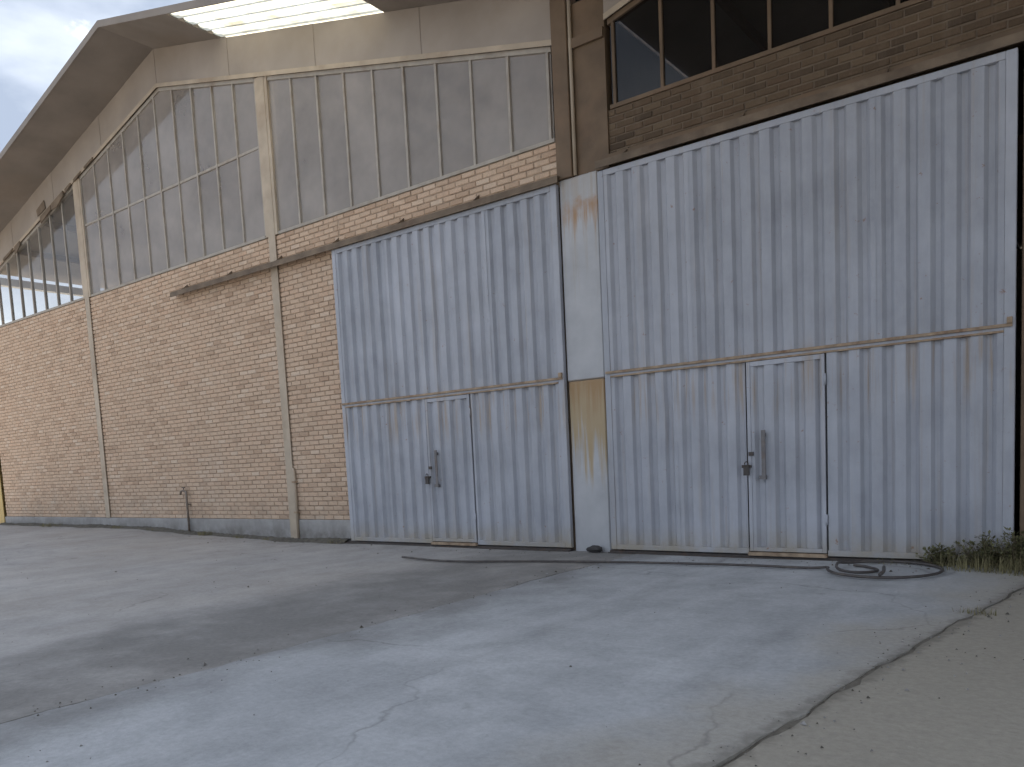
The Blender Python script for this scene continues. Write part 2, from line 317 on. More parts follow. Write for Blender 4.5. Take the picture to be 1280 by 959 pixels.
def concrete_material(name, dark, lite, stain=None, warm=None, rough=0.9, edge=None):
    g = NG(name); x, y, z = g.xyz()
    n1 = g.noise(0.55, 6, 0.62); n2 = g.noise(2.6, 6, 0.68); n3 = g.noise(1.0, 6, 0.62, stretch=(1.7,0.55,1))
    c = g.mix(g.ramp(n1, 0.3, 0.7), dark, lite)
    c = g.mix(g.math('MULTIPLY', g.ramp(n2, 0.42, 0.66), 0.45), c, tuple(q*0.72 for q in dark))
    c = g.mix(g.math('MULTIPLY', g.ramp(n3, 0.5, 0.66), 0.30), c, tuple(min(1,q*1.25) for q in lite))
    if warm: c = g.mix(g.math('MULTIPLY', g.ramp(g.noise(0.3, 6), 0.4, 0.62), 0.5), c, warm)
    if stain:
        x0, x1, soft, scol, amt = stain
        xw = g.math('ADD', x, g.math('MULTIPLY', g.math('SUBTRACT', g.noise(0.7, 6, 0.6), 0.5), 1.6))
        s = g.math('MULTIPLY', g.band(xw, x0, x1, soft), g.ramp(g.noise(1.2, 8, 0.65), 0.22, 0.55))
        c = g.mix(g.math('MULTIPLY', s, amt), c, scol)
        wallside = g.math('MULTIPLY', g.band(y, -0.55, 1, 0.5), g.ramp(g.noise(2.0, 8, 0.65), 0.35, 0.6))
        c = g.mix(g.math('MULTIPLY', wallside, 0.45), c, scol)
    if edge:
        d = g.math('SUBTRACT', x, g.math('ADD', g.math('MULTIPLY', y, 0.145), 4.40))
        d = g.math('ADD', d, g.math('MULTIPLY', g.math('SUBTRACT', g.noise(1.1, 6, 0.62), 0.5), 1.5))
        c = g.mix(g.math('MULTIPLY', g.band(d, -0.35, 9, 0.35), 0.75), c, edge)
        d2 = g.math('ADD', g.math('SUBTRACT', x, g.math('ADD', g.math('MULTIPLY', y, 0.145), 4.40)), g.math('MULTIPLY', g.math('SUBTRACT', g.noise(9, 6, 0.65), 0.5), 0.22))
        c = g.mix(g.math('MULTIPLY', g.band(d2, -0.04, 0.04, 0.05), 0.5), c, (0.11,0.098,0.078))
    sp = g.ramp(g.noise(90, 3), 0.62, 0.72)
    c = g.mix(g.math('MULTIPLY', sp, 0.25), c, tuple(q*0.5 for q in dark))
    vo = g.n.new('ShaderNodeTexVoronoi'); vo.feature = 'DISTANCE_TO_EDGE'; vo.inputs['Scale'].default_value = 0.42
    wv = g.n.new('ShaderNodeTexNoise'); wv.inputs['Scale'].default_value = 2.2; wv.inputs['Detail'].default_value = 4; g.lk(g.pos(), wv.inputs['Vector'])
    wa = g.n.new('ShaderNodeVectorMath'); wa.operation = 'MULTIPLY_ADD'; wa.inputs[1].default_value = (0.5,0.5,0); g.lk(wv.outputs['Color'], wa.inputs[0]); g.lk(g.pos(), wa.inputs[2]); g.lk(wa.outputs[0], vo.inputs['Vector'])
    crack = g.math('MULTIPLY', g.ramp(vo.outputs['Distance'], 0.0015, 0.006, (1,1,1,1), (0,0,0,1)), g.ramp(g.noise(0.45, 3), 0.50, 0.58))
    c = g.mix(g.math('MULTIPLY', crack, 0.38), c, (0.10,0.095,0.088))
    oil = g.ramp(g.noise(1.9, 3, 0.5), 0.70, 0.78)
    c = g.mix(g.math('MULTIPLY', oil, 0.45), c, (0.12,0.115,0.108))
    for tx in (1.55, 3.05):
        xt = g.math('ADD', x, g.math('MULTIPLY', g.math('SINE', g.math('MULTIPLY', y, 0.5)), 0.12))
        tr_ = g.math('MULTIPLY', g.band(xt, tx-0.10, tx+0.10, 0.05), g.ramp(g.noise(3.1, 5, 0.65, stretch=(1,0.35,1)), 0.40, 0.66))
        c = g.mix(g.math('MULTIPLY', tr_, 0.22), c, (0.15,0.145,0.14))
    fine = g.ramp(g.noise(28, 5, 0.7), 0.3, 0.72, (0.86,0.86,0.86,1), (1.10,1.10,1.10,1))
    c = g.mix(1.0, c, fine, 'MULTIPLY')
    g.color(c).rough(rough)
    h = g.noise(9, 7, 0.72)
    g.bump(h, 0.35, 0.015); return g.m
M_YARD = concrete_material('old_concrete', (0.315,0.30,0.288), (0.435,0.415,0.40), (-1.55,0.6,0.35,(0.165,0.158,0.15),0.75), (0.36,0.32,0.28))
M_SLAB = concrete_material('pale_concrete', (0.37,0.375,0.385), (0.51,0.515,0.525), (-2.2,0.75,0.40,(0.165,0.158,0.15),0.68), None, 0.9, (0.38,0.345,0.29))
M_EARTH = concrete_material('earthy_ground', (0.255,0.228,0.185), (0.365,0.33,0.275), None, (0.36,0.32,0.25), 0.9, (0.37,0.335,0.28))
M_JOINT = mat_simple('joint_soil', (0.17,0.15,0.122), 0.95, 0.35, 14, bump=0.6)
M_SOIL = mat_simple('dark_soil', (0.11,0.098,0.08), 0.95, 0.4, 14, bump=0.6)
M_GRASS = mat_simple('dry_grass', (0.20,0.175,0.085), 0.8, 0.45, 9)
M_LEAF = mat_simple('olive_leaf', (0.15,0.145,0.065), 0.7, 0.4, 12)
M_STEM = mat_simple('dry_stem', (0.16,0.125,0.075), 0.85, 0.3, 12)
M_CREAM = mat_simple('cream_render', (0.66,0.63,0.56), 0.85, 0.12, 1.0)

# ------------------------------------------------------------------ geometry of the place
R1, R2, VAL = -8.93, 8.37, -0.28           # ridge lines of the two halls, valley between them
EAVE_L, EAVE_R = -17.58, 17.02
SL = 0.25
def ridge(x): return R1 if x < VAL else R2
def z_soff(x): return 8.75-SL*abs(x-ridge(x))
def z_rake(x): return 8.12-SL*abs(x-ridge(x))
def ground_z(x): return 0.15*ss((-5.2-x)/7.5)
DEPTH = 24.0

# ---- ground
g = MB(); g.add([(-700,-700,-0.06),(700,-700,-0.06),(700,700,-0.06),(-700,700,-0.06)], [(0,1,2,3)])
tag(g.build('ground', M_EARTH), kind='structure')

def slab(name, mat, x_left, x_right, y0, y1, nx, ny, zf, thick=0.09, seed=1):
    rnd = random.Random(seed); m = MB(); vs = []
    for j in range(ny+1):
        y = y0+(y1-y0)*j/ny; a, b = x_left(y), x_right(y)
        for i in range(nx+1):
            x = a+(b-a)*i/nx
            vs.append((x, y, zf(x, y)))
    n = nx+1; fs = [(j*n+i, j*n+i+1, (j+1)*n+i+1, (j+1)*n+i) for j in range(ny) for i in range(nx)]
    base = len(vs)
    ring = [i for i in range(n)]+[j*n+nx for j in range(1, ny+1)]+[ny*n+i for i in range(nx-1,-1,-1)]+[j*n for j in range(ny-1,0,-1)]
    for r in ring: vs.append((vs[r][0], vs[r][1], vs[r][2]-thick-0.04))
    k = len(ring); fs += [(ring[i], base+i, base+(i+1)%k, ring[(i+1)%k]) for i in range(k)]
    m.add(vs, fs); return tag(m.build(name, mat), kind='structure')
def wob(y, s): return 0.030*math.sin(1.1*y+s)+0.012*math.sin(4.3*y+2.1*s)+0.009*math.sin(9.7*y+s*3)+0.008*math.sin(23*y+s)+0.006*math.sin(41*y+2*s)
def uneven(x, y): return 0.006*math.sin(1.3*x+0.7*y)*math.sin(0.9*y-0.4*x)
def j1(y): return 0.36+wob(y, 0.4)*0.8-0.06*min(0,(y+1.7))*0
def j2(y): return 4.40+0.145*y+wob(y, 2.0)*0.7
slab('pavement', M_YARD, lambda y: -34.0, lambda y: j1(y)-0.012, -32, -0.02, 150, 130, lambda x, y: ground_z(x)+uneven(x, y)-0.008, seed=1)
slab('pavement', M_SLAB, lambda y: j1(y)+0.010, lambda y: j2(y), -32, -0.02, 26, 260, lambda x, y: uneven(x, y)+0.004*math.sin(y)-0.002, seed=2)
slab('pavement', M_EARTH, lambda y: j2(y)+0.016+0.006*math.sin(3*y), lambda y: 26.0, -32, -0.02, 60, 260, lambda x, y: uneven(x, y)-0.008, seed=3)
# soil filling the open joint beside the pale slab
m = MB(); vs = []; fs = []
for j in range(261):
    y = -32+31.95*j/260; q = -0.006+0.007*math.sin(1.3*y+0.5)+0.004*math.sin(7*y)+0.004*math.sin(17*y+1)+0.003*math.sin(2.3*y); vs += [(j2(y)-0.015, y, -0.006+q), (j2(y)+0.008, y, -0.003+q), (j2(y)+0.035, y, -0.012+q)]
for j in range(260): fs += [(3*j,3*j+1,3*j+4,3*j+3), (3*j+1,3*j+2,3*j+5,3*j+4)]
tag(m.add(vs, fs).build('soil_joint', M_JOINT, smooth=True), 'dark strip of soil filling the joint right of the pale slab', 'soil', kind='stuff')
# crumbled earth heaped along the foot of the brick plinth
rnd = random.Random(5); m = MB(); vs = []; fs = []; NX = 330
for i in range(NX+1):
    x = -17.5+12.85*i/NX
    h = 0.020+0.035*max(0, math.sin(1.7*x+0.6)*math.sin(0.63*x+1.1))+rnd.uniform(0, 0.02)
    d = 0.07+0.12*abs(math.sin(0.9*x+0.4)*math.sin(2.3*x))+rnd.uniform(0, 0.04)
    gz = ground_z(x); vs += [(x, -0.025, gz+h), (x, -0.06-d*0.45, gz+h*0.7+rnd.uniform(-0.006,0.006)), (x, -0.06-d, gz-0.015)]
for i in range(NX): fs += [(3*i,3*i+1,3*i+4,3*i+3), (3*i+1,3*i+2,3*i+5,3*i+4)]
tag(m.add(vs, fs).build('soil_bank', M_SOIL, smooth=True), 'dark crumbled soil along the foot of the grey plinth', 'soil', kind='stuff')

# ------------------------------------------------------------------ the two halls
hall1 = empty('warehouse_hall', (-8.93, 0, 0), 'long brick hall with low gable roof and the left pale steel gate', 'warehouse', 'brick halls side by side')
hall2 = empty('warehouse_hall', (8.37, 0, 0), 'right brick hall with shade toned into its brick, holding the gate beside the weeds', 'warehouse', 'brick halls side by side')

# bricks
BL, BH, CL, CH = 0.215, 0.060, 0.229, 0.075
Z0 = 0.345
def unit_brick():
    m = MB(); b = 0.006
    x0, x1, z0, z1 = -BL/2, BL/2, -BH/2, BH/2
    m.add([(x0,0.012,z0),(x1,0.012,z0),(x1,0.012,z1),(x0,0.012,z1),(x0,b,z0),(x1,b,z0),(x1,b,z1),(x0,b,z1),
           (x0+b,0,z0+b),(x1-b,0,z0+b),(x1-b,0,z1-b),(x0+b,0,z1-b)],
          [(0,1,5,4),(1,2,6,5),(2,3,7,6),(3,0,4,7),(4,5,9,8),(5,6,10,9),(6,7,11,10),(7,4,8,11),(8,9,10,11)])
    return m
UB = unit_brick()
def brick_spots(x0, x1, k0, k1, rnd):
    """(centre x, centre z, length scale) of every brick in a panel"""
    out = []
    for k in range(k0, k1):
        z = Z0+CH*k+BH/2+0.004; off = (CL/2 if k % 2 else 0)
        i = math.floor((x0-off)/CL)-1
        while True:
            a = off+i*CL; b = a+BL; i += 1
            if a > x1-0.03: break
            a2, b2 = max(a, x0+0.004), min(b, x1-0.004)
            if b2-a2 > 0.035: out.append(((a2+b2)/2, z, (b2-a2)/BL))
    return out
def brick_panels(hall, panels, n_single, seed, bmat):
    UB_ME = UB.mesh('brick'); UB_ME.materials.append(bmat)
    rnd = random.Random(seed); spots = []
    back = MB()
    for (x0, x1, k0, k1) in panels:
        spots += brick_spots(x0, x1, k0, k1, rnd)
        back.box(x0, x1, 0.011, 0.22, Z0+CH*k0, Z0+CH*k1)
    wall = back.build('brick_wall', M_MORTAR if hall is hall1 else M_TRACK, hall)
    cam_p = Vector((4.77,-8.45,1.2))
    spots.sort(key=lambda s: (Vector((s[0],0,s[1]))-cam_p).length if s[0] < 4.15 else 99)
    many = MB()
    for q, (x, z, s) in enumerate(spots):
        dy = rnd.uniform(-0.0035, 0.0035); dz = rnd.uniform(-0.002, 0.002); rot = rnd.uniform(-0.012, 0.012)
        if q < n_single and x < 4.15:
            o = bpy.data.objects.new('brick', UB_ME); COL.objects.link(o); o.parent = wall
            o.matrix_parent_inverse = Matrix.Translation(-wloc(wall))
            o.location = (x, dy, z+dz); o.scale = (s, 1, 1); o.rotation_euler = (0, rot*0.6, rot)
        else:
            sx = s+rnd.uniform(-0.012, 0.004)
            many.add([(x+vx*sx, vy+dy+rot*vx*0.5, z+dz+vz+rot*0.4*vx) for vx, vy, vz in UB.v], UB.f)
    if many.v: tag(many.build('bricks', bmat, wall), kind='stuff')
    return wall
brick_panels(hall1, [(-17.40,-4.50,0,61), (-4.50,-0.56,54,61)], 300, 11, M_BRICK)
brick_panels(hall2, [(0.13,4.12,55,63), (4.12,16.9,0,63)], 300, 12, M_BRICK_SHADED)
TOP1, TOP2 = Z0+CH*61, Z0+CH*63
# plinths
MB().box(-17.45,-4.54,-0.022,0.22,-0.1,0.342).build('plinth', M_PLINTH, hall1, bevel=0.01)
MB().box(4.14,16.95,-0.022,0.22,-0.1,0.342).build('plinth', M_PLINTH, hall2, bevel=0.01)

# columns
def i_column(x, wf, z0, z1, mat, hall, y=-0.03, depth=0.26, name='steel_column', label=None):
    m = MB(); t = 0.014
    m.box(x-wf/2, x+wf/2, y, y+t, z0, z1)
    m.box(x-0.006, x+0.006, y+t, y+depth-t, z0, z1)
    m.box(x-wf/2, x+wf/2, y+depth-t, y+depth, z0, z1)
    o = m.build(name, mat, hall)
    if label: o['label'] = label
    return o
def column(x, hall, zb):
    o = i_column(x, 0.17, zb, z_rake(x)-0.04, M_COL, hall)
    m = MB()                                        # wider casing above the brickwork
    m.box(x-0.15, x+0.15, -0.024, -0.012, TOP1+0.002, z_rake(x)-0.02)
    m.box(x-0.15, x-0.138, -0.012, 0.12, TOP1+0.002, z_rake(x)-0.02); m.box(x+0.138, x+0.15, -0.012, 0.12, TOP1+0.002, z_rake(x)-0.02)
    m.build('column_casing', M_COL, o)
    return o
colA = column(-12.20, hall1, 0.344); colB = column(-6.03, hall1, 0.0)
column(5.72, hall2, 0.0); column(11.72, hall2, 0.344)
i_column(-17.66, 0.36, 0.0, z_rake(-17.5)-0.04, M_OCHRE, hall1, label='ochre painted corner column')
# conduit at the foot of the second column
m = MB(); m.tube([(-5.905,-0.035,0.0),(-5.905,-0.035,1.10),(-5.92,-0.03,1.16),(-5.955,-0.02,1.18)], 0.024, 8)
cd = m.build('conduit', M_COL, hall1, smooth=True)
for z in (0.45, 0.95): MB().box(-5.945,-5.865,-0.066,-0.005,z,z+0.03).build('clip', M_RAIL, cd)
# pillar between the gates: pale steel case below, brown column and infill above
m = MB(); m.box(-0.535,-0.015,-0.055,0.20,2.075,4.44); m.build('pillar_upper_case', M_PILLAR, hall1, bevel=0.012)
m = MB(); m.box(-0.525,-0.025,-0.048,0.20,-0.05,2.07); m.build('pillar_lower_case', M_PILLAR, hall1, bevel=0.012)['label'] = 'rust streaked lower half of the pillar'
MB().box(-0.545,-0.335,-0.085,0.16,4.443,z_soff(-0.545)-0.01).build('steel_column', M_COLC_SHADED, hall1, bevel=0.006)
MB().box(-0.335+0.002,0.128,-0.018,0.20,4.443,z_soff(0.0)-0.3).build('infill_pier', M_COLC_SHADED, hall1)
MB().tube([(-0.305,-0.052,4.45),(-0.305,-0.052,5.4),(-0.305,-0.052,6.48)], 0.022, 8).build('drain_pipe', M_COL, hall1, smooth=True)
MB().box(-0.34,0.125,-0.06,-0.02,5.86,5.97).build('tie_beam', M_COLC_SHADED, hall1)
for a, b in ((-0.66,-0.54), (-0.012,0.10)): MB().box(a, b, 0.0, 0.12, -0.03, 4.38).build('jamb_post', M_TRACK, hall1)
# column at the right jamb of the second gate
i_column(4.22, 0.18, 0.0, 4.46, M_COLC_SHADED, hall2, y=-0.05)

# gate tracks above the openings
def track(x0, x1, z, hall):
    m = MB(); m.box(x0, x1, -0.145, 0.005, z+0.050, z+0.062); m.box(x0, x1, -0.150, -0.138, z-0.02, z+0.049)
    o = m.build('gate_track', M_TRACK, hall)
    x = x0+0.35
    while x < x1:
        MB().prismx([(-0.137,z+0.063),(-0.002,z+0.063),(-0.002,z+0.17)], x, x+0.012).build('bracket', M_TRACK, o); x += 1.35
    return o
track(-8.90, -0.50, 4.415, hall1)
t2 = track(0.02, 4.35, 4.44, hall2)
MB().box(0.13, 4.35, -0.05, 0.009, 4.515, 4.575).build('lintel_angle', M_COLC_SHADED, t2)

# windows
def pane_poly(a, b, z0, ztop):
    if a < R1 < b: return [(a,z0),(b,z0),(b,ztop(b)),(R1,ztop(R1)),(a,ztop(a))]
    return [(a,z0),(b,z0),(b,ztop(b)),(a,ztop(a))]
def window(hall, x0, x1, z0, ref, glass, trans=None, name='window'):
    M_MULL = M_MULL1 if hall is hall1 else M_COLC_SHADED  # right hall mullions take the brown with shade in it
    ztop = lambda x: z_rake(x)-0.03
    fr = MB(); fr.box(x0, x1, -0.012, 0.07, z0+0.002, z0+0.045)
    seg = [x0]+([R1] if x0 < R1 < x1 else [])+[x1]
    for a, b in zip(seg, seg[1:]): fr.prism([(a,ztop(a)-0.06),(b,ztop(b)-0.06),(b,ztop(b)),(a,ztop(a))], -0.010, 0.07)
    if trans: fr.box(x0, x1, 0.0, 0.055, trans-0.02, trans+0.02)
    w_ = fr.build(name, M_MULL, hall)
    xs = []; k = math.ceil((x0-ref-0.05)/0.585)
    while ref+k*0.585 < x1+0.05: xs.append(ref+k*0.585); k += 1
    for x in xs:
        if x0-0.02 <= x <= x1+0.02:
            MB().box(x-0.017, x+0.017, -0.008, 0.05, z0+0.046, ztop(x)-0.062).build('mullion', M_MULL, w_)
    ed = [x0]+[x for x in xs if x0+0.1 < x < x1-0.1]+[x1]
    rnd = random.Random(int(x0*100))
    for a, b in zip(ed, ed[1:]):
        for lo, hi in ([(z0+0.046, None)] if not trans else [(z0+0.046, trans-0.021), (trans+0.021, None)]):
            top = (lambda x: ztop(x)-0.062) if hi is None else (lambda x: min(hi, ztop(x)-0.062))
            if top(a) <= lo+0.03 or top(b) <= lo+0.03: continue
            y = 0.018+rnd.uniform(-0.004, 0.004)
            p = pane_poly(a+0.018, b-0.018, lo, top)
            tx, tz = rnd.uniform(-0.012,0.012), rnd.uniform(-0.004,0.004)
            MB().add([(x, y+tx*(x-a)+tz*(z-lo), z) for x, z in p], [tuple(range(len(p)))]).build('pane', glass, w_)
    return w_
window(hall1, -17.40, -12.355, TOP1, -12.355, M_CLEAR)
window(hall1, -12.045, -6.205, TOP1, -6.205, M_DUSTY, 6.35)
window(hall1, -5.895, -0.60, TOP1, -0.66, M_DUSTY)
window(hall2, 0.165, 5.57, TOP2, 0.225, M_GLASS_SHADED)
window(hall2, 5.87, 11.57, TOP2, 5.87, M_GLASS_SHADED)
window(hall2, 11.87, 16.9, TOP2, 11.87, M_GLASS_SHADED)

# gable cladding sheets between the window heads and the roof
def cladding(hall, x0, x1):
    n = max(1, round(abs(x1-x0)/1.08)); rnd = random.Random(int(x0*10))
    for i in range(n):
        a, b = x0+(x1-x0)*i/n, x0+(x1-x0)*(i+1)/n
        if i < n-1: b += 0.04
        y = -0.030-(0.006 if i % 2 else 0.0)
        MB().prism([(a,z_rake(a)-0.03+rnd.uniform(0,0.01)),(b,z_rake(b)-0.03+rnd.uniform(0,0.01)),(b,z_soff(b)-0.004),(a,z_soff(a)-0.004)], y, y+0.004).build('cladding_sheet', M_CLAD, hall)
cladding(hall1, EAVE_L+0.05, R1); cladding(hall1, R1, -0.56)
cladding(hall2, 0.135, R2); cladding(hall2, R2, EAVE_R-0.05)
# torn flashing along the left rake
rnd = random.Random(21); x = -17.2
fl = MB()
while x < -10.9:
    l = rnd.uniform(0.25, 0.6); h = rnd.uniform(0.05, 0.15)*(1.25 if -15.6 < x < -12.6 else 0.55)
    if rnd.random() < 0.82:
        zt = lambda q: z_rake(q)-0.005
        fl = MB(); fl.prism([(x, zt(x)-h*rnd.uniform(0.5,1)), (x+l*0.45, zt(x+l*0.45)-h*rnd.uniform(0.7,1.3)), (x+l, zt(x+l)-h*rnd.uniform(0.3,0.8)), (x+l, zt(x+l)), (x, zt(x))], -0.056-rnd.uniform(0,0.02), -0.052+0.004)
        fl.build('torn_flashing', M_TRACK, hall1)
    x += l+rnd.uniform(0.0, 0.18)
# a knocked-up scrap above the flashing
MB().prism([(-13.95,z_rake(-13.95)+0.06),(-13.55,z_rake(-13.55)+0.05),(-13.6,z_rake(-13.6)+0.24),(-13.98,z_rake(-13.95)+0.20)], -0.06,-0.05).build('torn_flashing', M_TRACK, hall1)
MB().prism([(EAVE_L,z_rake(EAVE_L)-0.035),(R1,z_rake(R1)-0.035),(R1,z_rake(R1)+0.03),(EAVE_L,z_rake(EAVE_L)+0.03)], -0.05,-0.037).build('rake_angle', M_COL, hall1)
MB().prism([(R1,z_rake(R1)-0.035),(-0.56,z_rake(-0.56)-0.035),(-0.56,z_rake(-0.56)+0.03),(R1,z_rake(R1)+0.03)], -0.05,-0.037).build('rake_angle', M_COL, hall1)
MB().prism([(0.14,z_rake(0.14)-0.035),(R2,z_rake(R2)-0.035),(R2,z_rake(R2)+0.03),(0.14,z_rake(0.14)+0.03)], -0.05,-0.037).build('rake_angle', M_COL, hall2)

# roofs
def roof_piece(x0, x1, y0, y1, hall_r, mat, parent, name='roof_sheet', th=0.05, single=False):
    """sheet on the slope from x0 to x1 with ribs running down the slope"""
    zz = lambda x: 8.75-SL*abs(x-hall_r)
    prof = []; y = y0
    while y < y1-0.01:
        for dy, dz in ((0,0.035),(0.06,0.035),(0.085,0),(0.225,0)):
            if y+dy < y1-1e-3: prof.append((y+dy, dz))
        y += 0.25
    prof.append((y1, prof[-1][1]))
    m = MB(); n = len(prof)
    vs = [(x0,yy,zz(x0)+(0.02 if single else th)+dz) for yy,dz in prof]+[(x1,yy,zz(x1)+(0.02 if single else th)+dz) for yy,dz in prof]
    fs = [(i,i+1,n+i+1,n+i) for i in range(n-1)]
    if not single:
        b = len(vs); vs += [(x0,y0,zz(x0)),(x1,y0,zz(x1)),(x1,y1,zz(x1)),(x0,y1,zz(x0))]
        fs += [(b,b+3,b+2,b+1), tuple([b]+list(range(n))+[b+3]), tuple([b+1,b+2]+list(range(2*n-1,n-1,-1))), (b,b+1,n,0), (b+3,n-1,2*n-1,b+2)]
    return m.add(vs, fs).build(name, mat, parent)
OV1, OV2_ADDED = -1.0, -5.6  # second overhang: unseen canopy added to shade the right gate
roof1 = roof_piece(EAVE_L-0.35, R1, OV1, DEPTH, R1, M_ROOF, hall1, 'roof')
roof_piece(R1, -6.95, OV1, DEPTH, R1, M_ROOF, roof1)
roof_piece(-6.95, -3.25, 1.0, DEPTH, R1, M_ROOF, roof1)
roof_piece(-3.25, VAL-0.02, OV1, DEPTH, R1, M_ROOF, roof1)
for a, b in ((OV1, -0.02), (-0.02, 1.0)):
    roof_piece(-7.0, -3.2, a, b, R1, M_GLARE, roof1, 'sun_glare_sheet', single=True)  # made-up translucent sheets standing in for the sun's glare
roof2 = roof_piece(R2, EAVE_R+0.35, OV2_ADDED, DEPTH, R2, M_ROOF, hall2, 'roof')
roof_piece(VAL+0.02, R2, OV2_ADDED, DEPTH, R2, M_ROOF, roof2)
def verge(x0, x1, r, y, parent, drop=0.01):
    zz = lambda x: 8.75-SL*abs(x-r)
    MB().prism([(x0,zz(x0)-drop),(x1,zz(x1)-drop),(x1,zz(x1)+0.10),(x0,zz(x0)+0.10)], y-0.022, y-0.002).build('verge_trim', M_ROOF, parent)
verge(EAVE_L-0.35, R1, R1, OV1, roof1); verge(R1, VAL-0.02, R1, OV1, roof1)
verge(VAL+0.02, R2, R2, OV2_ADDED, roof2, 0.35); verge(R2, EAVE_R+0.35, R2, OV2_ADDED, roof2, 0.35)  # deeper edge on the added shading canopy

# purlins run out under the added right canopy, rafters inside
for r, ov, e0, e1, rf in ((R1, OV1, EAVE_L, VAL, roof1), (R2, OV2_ADDED, VAL, EAVE_R, roof2)):
    for k in range(1, 6):
        for sgn in (-1, 1):
            x = r+sgn*(0.35+k*1.45)
            if not (e0+0.3 < x < e1-0.3): continue
            z = 8.75-SL*abs(x-r)
            MB().box(x-0.03, x+0.03, ov+0.05 if rf is roof2 else 0.05, DEPTH-0.3, z-0.14, z-0.012).build('purlin', M_COLC_SHADED, rf)
    for yb in (6.0, 12.0, 18.0):
        m = MB()
        for a, b in ((e0, r), (r, e1)):
            za, zb = 8.75-SL*abs(a-r)-0.15, 8.75-SL*abs(b-r)-0.15
            m.prism([(a,za-0.3),(b,zb-0.3),(b,zb),(a,za)], yb, yb+0.16)
        m.box(e0+0.1, e0+0.35, yb, yb+0.16, 0, 6.2); m.box(e1-0.35, e1-0.1, yb, yb+0.16, 0, 6.2)
        m.build('portal_frame', M_COLC_SHADED, rf)
# inside: floor, rear walls, side walls (left side open under the eaves)
MB().box(EAVE_L,VAL-0.02,0.25,DEPTH,-0.05,0.0).build('hall_floor', M_FLOOR, hall1)
MB().box(VAL+0.02,EAVE_R,0.25,DEPTH,-0.05,0.0).build('hall_floor', M_FLOOR, hall2)
def rear(x0, r, x1, hall):
    MB().prism([(x0,0),(x1,0),(x1,8.7-SL*abs(x1-r)),(r,8.7),(x0,8.7-SL*abs(x0-r))], DEPTH-0.25, DEPTH-0.05).build('rear_wall', M_INT, hall)
rear(EAVE_L, R1, VAL-0.02, hall1); rear(VAL+0.02, R2, EAVE_R, hall2)
MB().box(EAVE_L,EAVE_L+0.15,0.25,DEPTH-0.26,0.0,4.9).build('side_wall', M_INT, hall1)
MB().box(EAVE_L-0.02,EAVE_L+0.17,0.23,DEPTH-0.26,6.12,6.30).build('eave_beam', M_WHITE, hall1)['label'] = 'white beam under the far eave'
MB().box(VAL-0.06,VAL+0.06,0.25,DEPTH-0.26,0.0,6.5).build('party_wall', M_INT, hall2)
MB().box(EAVE_R-0.2,EAVE_R,0.25,DEPTH-0.26,0.0,6.4).build('side_wall', M_INT, hall2)

